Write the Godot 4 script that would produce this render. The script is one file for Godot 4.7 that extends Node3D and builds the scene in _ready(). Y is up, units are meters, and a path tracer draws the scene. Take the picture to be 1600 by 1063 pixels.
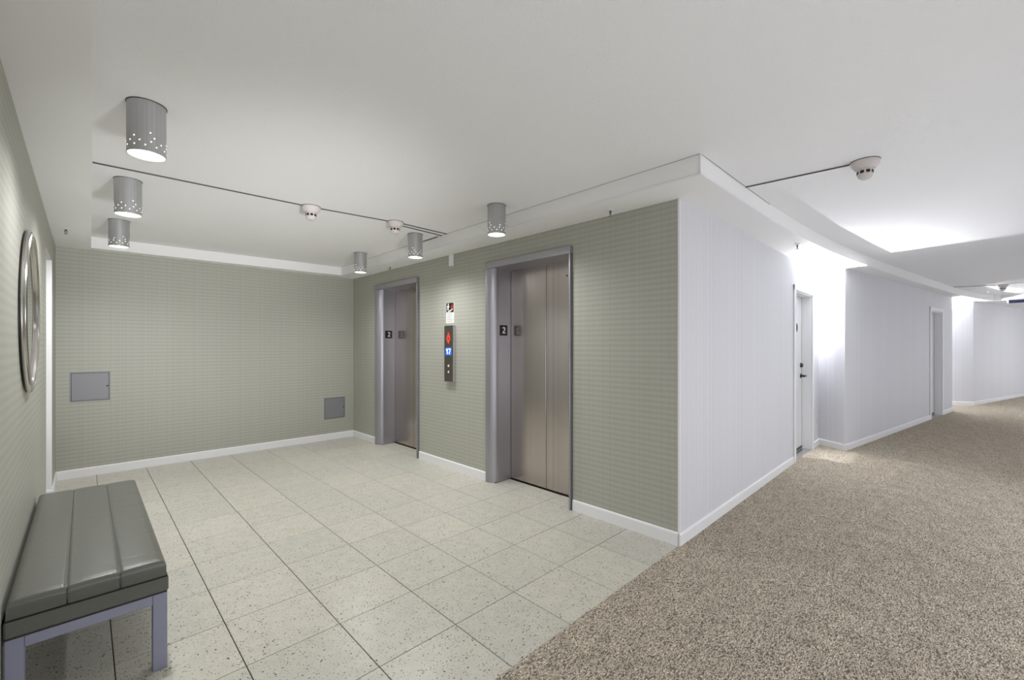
extends Node3D

# ---------------------------------------------------------------- key sizes (metres; camera stands at x 0, z 0)
const EYE := 1.37
const SOFFIT := 2.375
const TOP := 2.495
const LEFT := -0.21
const RIGHT := 2.9
const BACK := -6.38
const FRONT := -1.32          # plane of the white corridor wall and of the carpet edge
const LIFT := 0.045           # half thickness used by flush plates

var M := {}
var used := {}
var rng := RandomNumberGenerator.new()


func _ready() -> void:
	rng.seed = 41
	_camera()
	_environment()
	_materials()
	_fill_lamps()
	_fill_uplight()
	_floors()
	_walls()
	_ceilings()
	_elevators()
	_apartment_doors()
	_sconces()
	_can_lights()
	_bench()
	_mirror()
	_wall_things()
	_ceiling_things()


# ================================================================ camera, light
func _camera() -> void:
	var c := Camera3D.new()
	c.name = "camera"
	add_child(c)
	c.position = Vector3(0, EYE, 0)
	c.rotation.y = -atan2(668.0, 680.0)
	c.near = 0.05
	c.far = 100.0
	c.projection = Camera3D.PROJECTION_FRUSTUM
	c.keep_aspect = Camera3D.KEEP_HEIGHT
	c.size = 0.05 * 1063.0 / 680.0
	c.frustum_offset = Vector2(0, 0.05 * 8.5 / 680.0)
	c.current = true


func _environment() -> void:
	var w := WorldEnvironment.new()
	w.name = "world_environment"
	var e := Environment.new()
	e.background_mode = Environment.BG_COLOR
	e.background_color = Color(0.02, 0.02, 0.02)
	e.tonemap_mode = Environment.TONE_MAPPER_LINEAR
	e.tonemap_exposure = 1.08
	e.sdfgi_enabled = true
	e.ssao_enabled = true
	e.ssil_enabled = true
	w.environment = e
	add_child(w)


const CAN_ENERGY := 1.35
const SCONCE_ENERGY := 8.0
const LOWER_BULB_ENERGY := 1.2
const FILL_RADIANCE := 1.0
const FAR_FILL_RADIANCE := 0.46
const FILL_UPLIGHT_ENERGY := 14.5
const WARM := Color(0.99, 0.99, 1.0)
const COOL := Color(0.965, 0.975, 1.0)


# ================================================================ nodes
func numbered(called: String) -> String:
	if not used.has(called):
		used[called] = 0
		return called
	used[called] += 1
	return "%s_%03d" % [called, used[called]]


func tag(o: Node3D, label: String, category := "", group := "", kind := "") -> Node3D:
	if label: o.set_meta("label", label)
	if category: o.set_meta("category", category)
	if group: o.set_meta("group", group)
	if kind: o.set_meta("kind", kind)
	return o


func thing(called: String, label: String, category: String, at := Vector3.ZERO, turn := 0.0, group := "") -> Node3D:
	var o := Node3D.new()
	o.name = numbered(called)
	add_child(o)
	o.position = at
	o.rotation.y = turn
	tag(o, label, category, group)
	return o


func build(st: SurfaceTool, called: String, m: Material, parent: Node3D = null) -> MeshInstance3D:
	var o := MeshInstance3D.new()
	o.mesh = st.commit()
	o.material_override = m
	if parent == null:
		o.name = numbered(called)
		add_child(o)
	else:
		o.name = called
		parent.add_child(o, true)
	return o


func struct(st: SurfaceTool, called: String, m: Material, parent: Node3D = null) -> MeshInstance3D:
	var o := build(st, called, m, parent)
	if parent == null: o.set_meta("kind", "structure")
	return o


func struct_node(called: String) -> Node3D:
	var o := Node3D.new()
	o.name = called
	used[called] = 0
	o.set_meta("kind", "structure")
	add_child(o)
	return o


func copy(o: Node3D, label: String) -> Node3D:
	var c: Node3D = o.duplicate()
	var base := String(o.name)
	c.name = numbered(base)
	add_child(c)
	c.set_meta("label", label)
	return c


# ================================================================ shapes
func mb() -> SurfaceTool:
	var st := SurfaceTool.new()
	st.begin(Mesh.PRIMITIVE_TRIANGLES)
	return st


func tri(st: SurfaceTool, a: Vector3, b: Vector3, c: Vector3, out: Vector3) -> void:
	var n := (c - a).cross(b - a)
	if n.length_squared() < 1e-16: return
	n = n.normalized()
	if n.dot(out) < 0.0:
		var t := b
		b = c
		c = t
		n = -n
	for p in [a, b, c]:
		st.set_normal(n)
		st.set_uv(Vector2(p.x, p.z))
		st.add_vertex(p)


func quad(st: SurfaceTool, a: Vector3, b: Vector3, c: Vector3, d: Vector3, out: Vector3) -> void:
	tri(st, a, b, c, out)
	tri(st, a, c, d, out)


# box from corner lo to corner hi, edges chamfered by r
func box(st: SurfaceTool, lo: Vector3, hi: Vector3, r := 0.0, at := Transform3D()) -> void:
	var c := (lo + hi) * 0.5
	var h := (hi - lo) * 0.5
	r = minf(r, minf(h.x, minf(h.y, h.z)) * 0.95)
	var faces := [[0, 1, 2], [1, 2, 0], [2, 0, 1]]
	for f in faces:
		for s in [-1.0, 1.0]:
			var p := []
			for uv in [[-1, -1], [1, -1], [1, 1], [-1, 1]]:
				var v := Vector3()
				v[f[0]] = s * h[f[0]]
				v[f[1]] = uv[0] * (h[f[1]] - r)
				v[f[2]] = uv[1] * (h[f[2]] - r)
				p.append(at * (c + v))
			var o := Vector3()
			o[f[0]] = s
			quad(st, p[0], p[1], p[2], p[3], at.basis * o)
	if r <= 0.0: return
	for f in faces:   # edges along axis f[0]
		for s in [-1.0, 1.0]:
			for t in [-1.0, 1.0]:
				var p := []
				for k in [[-1, 0], [1, 0], [1, 1], [-1, 1]]:
					var v := Vector3()
					v[f[0]] = k[0] * (h[f[0]] - r)
					v[f[1]] = s * (h[f[1]] - (r if k[1] == 1 else 0.0))
					v[f[2]] = t * (h[f[2]] - (0.0 if k[1] == 1 else r))
					p.append(at * (c + v))
				var o := Vector3()
				o[f[1]] = s
				o[f[2]] = t
				quad(st, p[0], p[1], p[2], p[3], at.basis * o)
	for x in [-1.0, 1.0]:
		for y in [-1.0, 1.0]:
			for z in [-1.0, 1.0]:
				var q := Vector3(x * h.x, y * h.y, z * h.z)
				var i := Vector3(x * (h.x - r), y * (h.y - r), z * (h.z - r))
				tri(st, at * (c + Vector3(q.x, i.y, i.z)), at * (c + Vector3(i.x, q.y, i.z)), at * (c + Vector3(i.x, i.y, q.z)), at.basis * Vector3(x, y, z))


# profile of [radius, height] turned about local y
func lathe(st: SurfaceTool, profile: Array, sides := 32, at := Transform3D(), smooth := true) -> void:
	var pts: Array = profile
	for i in range(pts.size() - 1):
		var a: Vector2 = pts[i]
		var b: Vector2 = pts[i + 1]
		var d := b - a
		if d.length() < 1e-7: continue
		var nn := Vector2(d.y, -d.x).normalized()   # outward when the profile runs upward
		for k in sides:
			var t0 := TAU * k / sides
			var t1 := TAU * (k + 1) / sides
			var c0 := Vector3(cos(t0), 0, sin(t0))
			var c1 := Vector3(cos(t1), 0, sin(t1))
			var p := [c0 * a.x + Vector3(0, a.y, 0), c1 * a.x + Vector3(0, a.y, 0), c1 * b.x + Vector3(0, b.y, 0), c0 * b.x + Vector3(0, b.y, 0)]
			var n0 := (c0 * nn.x + Vector3(0, nn.y, 0)).normalized()
			var n1 := (c1 * nn.x + Vector3(0, nn.y, 0)).normalized()
			var ns := [n0, n1, n1, n0] if smooth else [(n0 + n1).normalized(), (n0 + n1).normalized(), (n0 + n1).normalized(), (n0 + n1).normalized()]
			for tr in [[0, 1, 2], [0, 2, 3]]:
				var A: Vector3 = p[tr[0]]
				var B: Vector3 = p[tr[1]]
				var C: Vector3 = p[tr[2]]
				var fn := (C - A).cross(B - A)
				if fn.length_squared() < 1e-18: continue
				var order: Array = tr if fn.dot(n0 + n1) > 0 else [tr[0], tr[2], tr[1]]
				for q in order:
					st.set_normal((at.basis * ns[q]).normalized())
					st.set_uv(Vector2(0, 0))
					st.add_vertex(at * p[q])


# polygon in the ground plane (x, z) raised from y0 to y1
func prism(st: SurfaceTool, poly: PackedVector2Array, y0: float, y1: float) -> void:
	var ids := Geometry2D.triangulate_polygon(poly)
	for i in range(0, ids.size(), 3):
		var a := poly[ids[i]]
		var b := poly[ids[i + 1]]
		var c := poly[ids[i + 2]]
		tri(st, Vector3(a.x, y0, a.y), Vector3(b.x, y0, b.y), Vector3(c.x, y0, c.y), Vector3.DOWN)
		tri(st, Vector3(a.x, y1, a.y), Vector3(b.x, y1, b.y), Vector3(c.x, y1, c.y), Vector3.UP)
	var cw := Geometry2D.is_polygon_clockwise(poly)
	for i in poly.size():
		var a := poly[i]
		var b := poly[(i + 1) % poly.size()]
		var d := (b - a).normalized()
		var o := Vector3(d.y, 0, -d.x)
		if not cw: o = -o
		# outward test: step to the side and see whether the point lies inside
		var mid := (a + b) * 0.5 + Vector2(o.x, o.z) * 0.0005
		if Geometry2D.is_point_in_polygon(mid, poly): o = -o
		quad(st, Vector3(a.x, y0, a.y), Vector3(b.x, y0, b.y), Vector3(b.x, y1, b.y), Vector3(a.x, y1, a.y), o)


# upright extrusion whose gently turning sides are shaded smooth
func extrude_smooth(st: SurfaceTool, poly: PackedVector2Array, y0: float, y1: float) -> void:
	var n := poly.size()
	var nor := []
	for i in n:
		var a := poly[i]
		var b := poly[(i + 1) % n]
		var d := (b - a).normalized()
		var o := Vector3(d.y, 0, -d.x)
		var mid := (a + b) * 0.5 + Vector2(o.x, o.z) * 0.0003
		if Geometry2D.is_point_in_polygon(mid, poly): o = -o
		nor.append(o)
	for i in n:
		var a := poly[i]
		var b := poly[(i + 1) % n]
		var na: Vector3 = nor[i]
		var nb: Vector3 = nor[i]
		if na.dot(nor[(i + n - 1) % n]) > 0.9: na = (na + nor[(i + n - 1) % n]).normalized()
		if nb.dot(nor[(i + 1) % n]) > 0.9: nb = (nb + nor[(i + 1) % n]).normalized()
		var p := [Vector3(a.x, y0, a.y), Vector3(b.x, y0, b.y), Vector3(b.x, y1, b.y), Vector3(a.x, y1, a.y)]
		var ns := [na, nb, nb, na]
		for t in [[0, 1, 2], [0, 2, 3]]:
			var f: Vector3 = (p[t[2]] - p[t[0]]).cross(p[t[1]] - p[t[0]])
			var order: Array = t if f.dot(nor[i]) > 0.0 else [t[0], t[2], t[1]]
			for q in order:
				st.set_normal(ns[q])
				st.set_uv(Vector2(0, 0))
				st.add_vertex(p[q])
	var ids := Geometry2D.triangulate_polygon(poly)
	for i in range(0, ids.size(), 3):
		for y in [y0, y1]:
			var a := poly[ids[i]]
			var b := poly[ids[i + 1]]
			var c := poly[ids[i + 2]]
			tri(st, Vector3(a.x, y, a.y), Vector3(b.x, y, b.y), Vector3(c.x, y, c.y), Vector3.DOWN if y == y0 else Vector3.UP)


# flat shape in a local x-y plane with thickness along z
func plate(st: SurfaceTool, poly: PackedVector2Array, z0: float, z1: float, at := Transform3D()) -> void:
	var turned := mb()
	prism(turned, poly, z0, z1)
	var arr := turned.commit()
	# prism lies in x,z with y up: turn so that (x, z, y) becomes (x, y, z)
	var t := Transform3D(Basis(Vector3(1, 0, 0), Vector3(0, 0, 1), Vector3(0, -1, 0)), Vector3.ZERO)
	# this basis maps x->x, y->z, z->-y ; mirror the polygon beforehand to keep it upright
	st.append_from(arr, 0, at * t)


func upright(poly: Array) -> PackedVector2Array:
	var out := PackedVector2Array()
	for p in poly: out.append(Vector2(p[0], -p[1]))
	return out


# round bar between two points
func bar(st: SurfaceTool, a: Vector3, b: Vector3, r: float, sides := 8) -> void:
	var d := b - a
	var y := d.normalized()
	var x := y.cross(Vector3.UP if absf(y.y) < 0.9 else Vector3.RIGHT).normalized()
	var z := x.cross(y)
	lathe(st, [Vector2(0, 0), Vector2(r, 0), Vector2(r, d.length()), Vector2(0, d.length())], sides, Transform3D(Basis(x, y, z), a))


# a frame at p0 whose local x runs to p1 and whose local z faces the room
func facing(p0: Vector2, p1: Vector2) -> Transform3D:
	var d := (p1 - p0).normalized()
	var x := Vector3(d.x, 0, d.y)
	return Transform3D(Basis(x, Vector3.UP, x.cross(Vector3.UP)), Vector3(p0.x, 0, p0.y))


# ================================================================ materials
func mat(color: Color, rough := 0.6, metal := 0.0, spec := 0.5) -> StandardMaterial3D:
	var m := StandardMaterial3D.new()
	m.albedo_color = color
	m.roughness = rough
	m.metallic = metal
	m.metallic_specular = spec
	return m


func glow(color: Color, energy: float) -> StandardMaterial3D:
	var m := mat(color, 0.6)
	m.emission_enabled = true
	m.emission = color
	m.emission_energy_multiplier = energy
	return m


func tex(data: PackedByteArray, w: int, h: int) -> ImageTexture:
	return ImageTexture.create_from_image(Image.create_from_data(w, h, false, Image.FORMAT_RGB8, data))


func triplanar(m: StandardMaterial3D, period: float, world := true) -> StandardMaterial3D:
	m.uv1_triplanar = true
	m.uv1_world_triplanar = world
	m.uv1_triplanar_sharpness = 8.0
	m.uv1_scale = Vector3.ONE / period
	return m


func noise_normal(freq: float, bump: float, size := 512, type := FastNoiseLite.TYPE_SIMPLEX_SMOOTH) -> NoiseTexture2D:
	var n := FastNoiseLite.new()
	n.seed = 7
	n.noise_type = type
	n.frequency = freq
	n.fractal_octaves = 3
	var t := NoiseTexture2D.new()
	t.width = size
	t.height = size
	t.seamless = true
	t.as_normal_map = true
	t.bump_strength = bump
	t.noise = n
	return t


func _materials() -> void:
	# ceiling: white with a light stipple
	var ceil_m := mat(Color(0.955, 0.955, 0.955), 0.9, 0.0, 0.2)
	ceil_m.normal_enabled = true
	ceil_m.normal_texture = noise_normal(0.11, 4.0)
	ceil_m.normal_scale = 0.28
	M.ceiling = triplanar(ceil_m, 0.6)
	M.soffit = mat(Color(0.955, 0.955, 0.95), 0.7, 0.0, 0.3)
	M.trim = mat(Color(0.93, 0.93, 0.93), 0.45)
	M.door = mat(Color(0.86, 0.87, 0.875), 0.4)
	M.green = _wallpaper_green()
	M.white = _wallpaper_white()
	M.terrazzo = _terrazzo()
	M.grout = mat(Color(0.20, 0.19, 0.17), 0.9)
	M.carpet = _carpet()
	# metals
	var brushed := _brushed()
	M.steel = mat(Color(0.66, 0.655, 0.675), 0.37, 0.75)
	M.door_steel = mat(Color(0.80, 0.765, 0.745), 0.24, 1.0)
	M.door_steel.albedo_texture = brushed
	triplanar(M.door_steel, 0.9, false)
	M.can = mat(Color(0.76, 0.76, 0.76), 0.4, 0.6)
	M.can.albedo_texture = brushed
	triplanar(M.can, 0.5, false)
	M.panel_steel = mat(Color(0.46, 0.44, 0.42), 0.35, 0.9)
	M.dark_steel = mat(Color(0.24, 0.24, 0.25), 0.3, 0.8)
	M.bright_steel = mat(Color(0.82, 0.82, 0.82), 0.25, 1.0)
	M.dark = mat(Color(0.03, 0.03, 0.035), 0.5)
	M.black = mat(Color(0.02, 0.02, 0.02), 0.4)
	M.grey_panel = mat(Color(0.55, 0.55, 0.57), 0.5, 0.25)
	M.bench_steel = mat(Color(0.57, 0.58, 0.66), 0.45, 0.4)
	var vinyl := mat(Color(0.37, 0.372, 0.345), 0.30, 0.0, 0.5)
	vinyl.normal_enabled = true
	vinyl.normal_texture = noise_normal(0.09, 3.0, 256)
	vinyl.normal_scale = 0.12
	M.vinyl = triplanar(vinyl, 0.22, false)
	M.plastic = mat(Color(0.83, 0.80, 0.79), 0.5)
	M.wire = mat(Color(0.34, 0.335, 0.32), 0.6)
	M.joint = mat(Color(0.66, 0.66, 0.65), 0.8)  # tone of the shadow line under the ceiling
	M.glass = mat(Color(0.86, 0.87, 0.86), 0.03, 1.0)
	M.silver = mat(Color(0.78, 0.77, 0.75), 0.2, 1.0)
	M.lens = glow(Color(1.0, 0.99, 0.97), 3.0)
	M.fill_light = glow(Color(0.965, 0.975, 1.0), 0.4)  # glow of the added fill panels
	M.pin = glow(Color(1.0, 0.99, 0.97), 2.0)
	M.bulb = glow(Color(1.0, 0.99, 0.97), 12.0)
	M.shade = mat(Color(0.95, 0.95, 0.95), 0.6)
	M.shade.backlight_enabled = true
	M.shade.backlight = Color(0.7, 0.7, 0.7)
	M.navy = mat(Color(0.10, 0.11, 0.26), 0.4)
	M.paper = mat(Color(0.90, 0.90, 0.88), 0.6)
	M.print_grey = mat(Color(0.66, 0.66, 0.66), 0.6)
	M.red_print = mat(Color(0.70, 0.16, 0.16), 0.6)
	M.red_light = glow(Color(0.95, 0.22, 0.12), 0.8)
	M.blue_light = glow(Color(0.16, 0.36, 0.85), 0.8)
	M.digit_light = glow(Color(0.85, 0.93, 1.0), 1.0)
	M.button_light = glow(Color(1.0, 0.86, 0.66), 0.8)
	M.numeral = mat(Color(0.85, 0.85, 0.85), 0.5)


func _wallpaper_green() -> StandardMaterial3D:
	var n := 480      # 0.48 m: 40 pinstripes, 12 soft bands
	var d := PackedByteArray()
	d.resize(n * n * 3)
	var r := RandomNumberGenerator.new()
	r.seed = 3
	var col := []
	for x in n / 12:
		col.append(r.randf_range(-1, 1))
	for y in n:
		var band := 0.5 + 0.5 * sin(TAU * 12.0 * y / n)
		band = smoothstep(0.1, 0.9, band)
		for x in n:
			var s := sin(TAU * 40.0 * x / n)
			var c: float = col[x / 12]
			var v := 0.925 + 0.028 * s * (0.35 + 0.65 * band) + 0.042 * (band - 0.5) + 0.012 * c + r.randf_range(-0.012, 0.012)
			var b := int(clampf(v, 0, 1) * 255.0)
			var i := (y * n + x) * 3
			d[i] = b
			d[i + 1] = b
			d[i + 2] = b
	var m := mat(Color(0.735, 0.738, 0.69), 0.5, 0.0, 0.5)
	m.albedo_texture = tex(d, n, n)
	return triplanar(m, 0.48, false)


func _wallpaper_white() -> StandardMaterial3D:
	var n := 512
	var d := PackedByteArray()
	d.resize(n * n * 3)
	var r := RandomNumberGenerator.new()
	r.seed = 9
	var col := []
	var broad := 0.0
	for x in n:
		if x % 9 == 0: broad = r.randf_range(-0.013, 0.013)
		col.append(0.955 + broad + 0.022 * sin(TAU * 43.0 * x / n) + r.randf_range(-0.012, 0.012) + (0.015 if r.randf() < 0.1 else 0.0))
	for y in n:
		for x in n:
			var b := int(clampf(col[x] + r.randf_range(-0.006, 0.006), 0, 1) * 255.0)
			var i := (y * n + x) * 3
			d[i] = b
			d[i + 1] = b
			d[i + 2] = b
	var m := mat(Color(0.90, 0.90, 0.915), 0.6, 0.0, 0.4)
	m.albedo_texture = tex(d, n, n)
	return triplanar(m, 0.62, false)


func _brushed() -> ImageTexture:
	var n := 512
	var d := PackedByteArray()
	d.resize(n * n * 3)
	var r := RandomNumberGenerator.new()
	r.seed = 5
	var v := 0.93
	var col := []
	for x in n:
		v = lerpf(v, r.randf_range(0.86, 1.0), 0.35)
		col.append(v)
	for y in n:
		for x in n:
			var b := int(clampf(col[x] + r.randf_range(-0.015, 0.015), 0, 1) * 255.0)
			var i := (y * n + x) * 3
			d[i] = b
			d[i + 1] = b
			d[i + 2] = b
	return tex(d, n, n)


func _terrazzo() -> Array:
	var n := 1024
	var r := RandomNumberGenerator.new()
	r.seed = 12
	var nz := FastNoiseLite.new()
	nz.seed = 4
	nz.frequency = 0.012
	nz.fractal_octaves = 3
	var base := nz.get_seamless_image(n, n)
	var im := Image.create(n, n, false, Image.FORMAT_RGB8)
	for y in n:
		for x in n:
			var v := 0.93 + 0.05 * (base.get_pixel(x, y).r - 0.5) + r.randf_range(-0.05, 0.05)
			im.set_pixel(x, y, Color(v, v * 0.992, v * 0.962))
	# chips: many small pale grey and tan ones, fewer dark ones
	for k in 12600:
		var c: Color
		var rad := r.randf_range(0.5, 1.4)
		if k < 3600: c = Color(0.74, 0.72, 0.69) * r.randf_range(0.85, 1.1)
		elif k < 5600: c = Color(1.0, 0.99, 0.96)
		elif k < 11000:
			c = Color(0.56, 0.52, 0.47) * r.randf_range(0.8, 1.1)
			rad = r.randf_range(0.7, 1.8)
		elif k < 12150:
			c = Color(0.38, 0.36, 0.34) * r.randf_range(0.7, 1.1)
			rad = r.randf_range(0.9, 2.2)
		else:
			c = Color(0.20, 0.19, 0.18) * r.randf_range(0.7, 1.2)
			rad = r.randf_range(1.4, 3.2)
		var cx := r.randi_range(0, n - 1)
		var cy := r.randi_range(0, n - 1)
		var stretch := r.randf_range(0.6, 1.6)
		var ra := int(ceil(rad * 1.6))
		for dy in range(-ra, ra + 1):
			for dx in range(-ra, ra + 1):
				if pow(dx / stretch, 2) + pow(dy * stretch, 2) <= rad * rad:
					im.set_pixel(posmod(cx + dx, n), posmod(cy + dy, n), c)
	var t := ImageTexture.create_from_image(im)
	var out := []
	for tint in [Color(0.835, 0.83, 0.80), Color(0.85, 0.842, 0.81), Color(0.825, 0.822, 0.797)]:
		var m := mat(tint, 0.30, 0.0, 0.45)
		m.albedo_texture = t
		out.append(triplanar(m, 1.31))
	return out


func _carpet() -> StandardMaterial3D:
	var n := 1024     # 1.7 m
	var r := RandomNumberGenerator.new()
	r.seed = 21
	var nz := FastNoiseLite.new()
	nz.seed = 14
	nz.frequency = 0.006
	nz.fractal_octaves = 3
	var base := nz.get_seamless_image(n, n)
	var im := Image.create(n, n, false, Image.FORMAT_RGB8)
	var hi := Image.create(n, n, false, Image.FORMAT_RGB8)
	im.fill(Color(0.40, 0.36, 0.31))
	hi.fill(Color(0.2, 0.2, 0.2))
	# loops: short dashes lying in rows, each yarn a little lighter or darker
	var step := 4
	for row in n / step:
		var x := 0
		while x < n:
			var len := r.randi_range(3, 8)
			var y := row * step + r.randi_range(-1, 1)
			var b := base.get_pixel(posmod(x, n), posmod(y, n)).r - 0.5
			var t := r.randf()
			var v := r.randf_range(0.88, 1.08) + 0.10 * b
			if t < 0.20: v *= 0.66
			elif t > 0.82: v *= 1.16
			var c := Color(0.790 * v, 0.745 * v, 0.672 * v)
			for i in len:
				for j in step:
					var edge := 0.82 if j == step - 1 or i == 0 else 1.0
					im.set_pixel(posmod(x + i, n), posmod(y + j, n), c * edge)
					var g := 0.35 if j == step - 1 or i == 0 else (1.0 if j == 1 else 0.75)
					hi.set_pixel(posmod(x + i, n), posmod(y + j, n), Color(g, g, g))
			x += len
	hi.bump_map_to_normal_map(2.0)
	var m := mat(Color(0.98, 0.98, 0.98), 0.95, 0.0, 0.1)
	m.albedo_texture = ImageTexture.create_from_image(im)
	m.normal_enabled = true
	m.normal_texture = ImageTexture.create_from_image(hi)
	m.normal_scale = 0.8
	return triplanar(m, 1.37)


# ================================================================ added fill light behind the camera (out of frame)
func _fill_lamps() -> void:
	# added glowing panels framed like windows, out of frame, to fill corridor and lobby
	var runs := [[Vector2(6.6, 1.05), Vector2(-4.6, 1.05), 3, "fill_panel_1", FILL_RADIANCE], [Vector2(20.6, 4.993), Vector2(7.4, 1.174), 3, "fill_panel_2", FAR_FILL_RADIANCE]]
	for r in runs:
		var a: Vector2 = r[0]
		var b: Vector2 = r[1]
		var L := a.distance_to(b)
		var w := struct_node(r[3])
		w.transform = facing(a, b)
		var y0 := 0.15
		var y1 := 1.75
		for k in r[2]:
			var x0: float = L * k / r[2]
			var x1: float = L * (k + 1) / r[2]
			var st := mb()
			box(st, Vector3(x0 + 0.05, y0, 0.004), Vector3(x1 - 0.05, y1, 0.012))
			build(st, "fill_light_pane", M.fill_light, w)
			st = mb()
			for e in [[x0, y0 - 0.05, x0 + 0.05, y1 + 0.05], [x1 - 0.05, y0 - 0.05, x1, y1 + 0.05]]:
				box(st, Vector3(e[0], e[1], 0.0), Vector3(e[2], e[3], 0.03), 0.003)
			box(st, Vector3(x0 + 0.05, y0 - 0.05, 0.0), Vector3(x1 - 0.05, y0, 0.03), 0.003)
			box(st, Vector3(x0 + 0.05, y1, 0.0), Vector3(x1 - 0.05, y1 + 0.05, 0.03), 0.003)
			build(st, "frame", M.trim, w)
			var l := AreaLight3D.new()
			l.name = "fill_light"
			l.area_size = Vector2(x1 - x0 - 0.1, y1 - y0)
			l.area_normalize_energy = true
			l.light_energy = r[4] * l.area_size.x * l.area_size.y / PI
			l.light_color = COOL
			l.area_range = 30.0
			l.area_attenuation = 2.0
			l.shadow_enabled = true
			l.position = Vector3((x0 + x1) * 0.5, (y0 + y1) * 0.5, 0.016)
			l.rotation.y = PI
			w.add_child(l)


# an added fill lamp on a stand behind the camera, brightening the lobby ceiling
func _fill_uplight() -> void:
	var at := Vector3(0.95, 0.42, 0.68)
	var aim := Vector3(1.05, TOP, -6.0)
	var o := thing("fill_uplight", "added round fill lamp out of view behind the camera, tilted up at the lobby ceiling", "fill lamp", at)
	var n := (aim - at).normalized()
	var x := n.cross(Vector3.UP).normalized()
	var t := Transform3D(Basis(x, n, x.cross(n)), Vector3.ZERO)
	var st := mb()
	lathe(st, [Vector2(0, -0.12), Vector2(0.14, -0.12), Vector2(0.27, -0.03), Vector2(0.275, 0.0), Vector2(0.268, 0.0), Vector2(0.264, -0.012)], 36, t)
	build(st, "housing", M.dark, o)
	st = mb()
	lathe(st, [Vector2(0.264, -0.012), Vector2(0.264, -0.008), Vector2(0, -0.006)], 36, t)
	build(st, "lens_light", M.lens, o)
	st = mb()
	bar(st, Vector3(0, -0.40, 0.10), Vector3(0, -0.06, 0.06), 0.012, 10)
	for k in 3:
		var a := TAU * k / 3.0
		bar(st, Vector3(0, -0.34, 0.10), Vector3(0.2 * cos(a), -0.412, 0.10 + 0.2 * sin(a)), 0.008, 8)
	build(st, "stand", M.dark, o)
	var l := SpotLight3D.new()
	l.name = "lamp"
	l.light_energy = FILL_UPLIGHT_ENERGY
	l.light_color = Color(0.99, 0.99, 1.0)
	l.light_size = 0.26
	l.spot_range = 20
	l.spot_attenuation = 2.0
	l.spot_angle = 24.5
	l.spot_angle_attenuation = 1.0
	l.shadow_enabled = true
	l.transform = Transform3D(Basis(x, n.cross(x) * -1.0, -n).orthonormalized(), n * 0.02)
	o.add_child(l)


# ================================================================ floors
func _floors() -> void:
	var f := struct_node("floor")
	var st := mb()
	box(st, Vector3(LEFT - 0.2, -0.12, BACK - 0.1), Vector3(3.3, -0.004, FRONT))
	build(st, "mortar_bed", M.grout, f)
	var pitch := 0.403
	var joint := 0.0038
	var xs := []
	var x0 := 0.091 - pitch
	for k in 9: xs.append(x0 + pitch * k)
	# columns from the left wall to the elevator wall; one more strip in each elevator recess
	var zs := []
	for k in 14: zs.append(-1.316 - pitch * k)
	for i in 8:
		var xa: float = maxf(xs[i], LEFT)
		var xb: float = minf(xs[i + 1], 2.912)
		for j in 13:
			var za: float = maxf(zs[j + 1], BACK)
			var zb: float = zs[j]
			if zb - za < 0.02: continue
			_tile(f, xa, xb, za, zb, joint)
	for e in [[-3.20, -2.235], [-5.53, -4.565]]:
		for j in 13:
			var za: float = maxf(zs[j + 1], e[0])
			var zb: float = minf(zs[j], e[1])
			if zb - za > 0.03: _tile(f, 2.912, 3.115, za, zb, joint)
	# carpet: one pile nobody could count, over the whole corridor
	st = mb()
	prism(st, PackedVector2Array([Vector2(-5.0, FRONT), Vector2(RIGHT, FRONT), J1A, W2A, W2B, W2B + Vector2(0.1, -0.5), J2A, J2B, W3B, Vector2(21.0, 5.05), Vector2(7.0, 1.05), Vector2(-5.0, 1.05)]), -0.1, 0.003)
	tag(struct(st, "carpet", M.carpet), "grey-brown flecked loop-pile carpet running along the white corridor", "carpet", "", "structure")


func _tile(f: Node3D, xa: float, xb: float, za: float, zb: float, joint: float) -> void:
	var st := mb()
	var y := rng.randf_range(-0.0004, 0.0)
	box(st, Vector3(xa + joint * 0.5, -0.012, za + joint * 0.5), Vector3(xb - joint * 0.5, y, zb - joint * 0.5), 0.0012)
	build(st, "tile", M.terrazzo[rng.randi_range(0, 2)], f)


# ================================================================ walls
func wall(called: String, p0: Vector2, p1: Vector2, m: Material, thick := 0.15, height := 2.6, openings := [], mitre := 0.0, mitre_end := 0.0) -> void:
	var L := p0.distance_to(p1)
	var a := 0.0
	var pieces := []
	for o in openings:
		if o[0] > a: pieces.append([a, o[0], 0.0])
		pieces.append([o[0], o[1], o[2]])
		a = o[1]
	pieces.append([a, L, 0.0])
	for p in pieces:
		var st := mb()
		var m0 := mitre if p[0] == 0.0 else 0.0
		var m1 := mitre_end if p[1] == L else 0.0
		if m0 + m1 > 0.0:
			prism(st, PackedVector2Array([Vector2(p[0], 0), Vector2(p[1], 0), Vector2(p[1] - m1, -thick), Vector2(p[0] + m0, -thick)]), p[2], height)
		else:
			box(st, Vector3(p[0], p[2], -thick), Vector3(p[1], height, 0))
		var w := struct(st, called, m)
		w.transform = facing(p0, p1)


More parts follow.
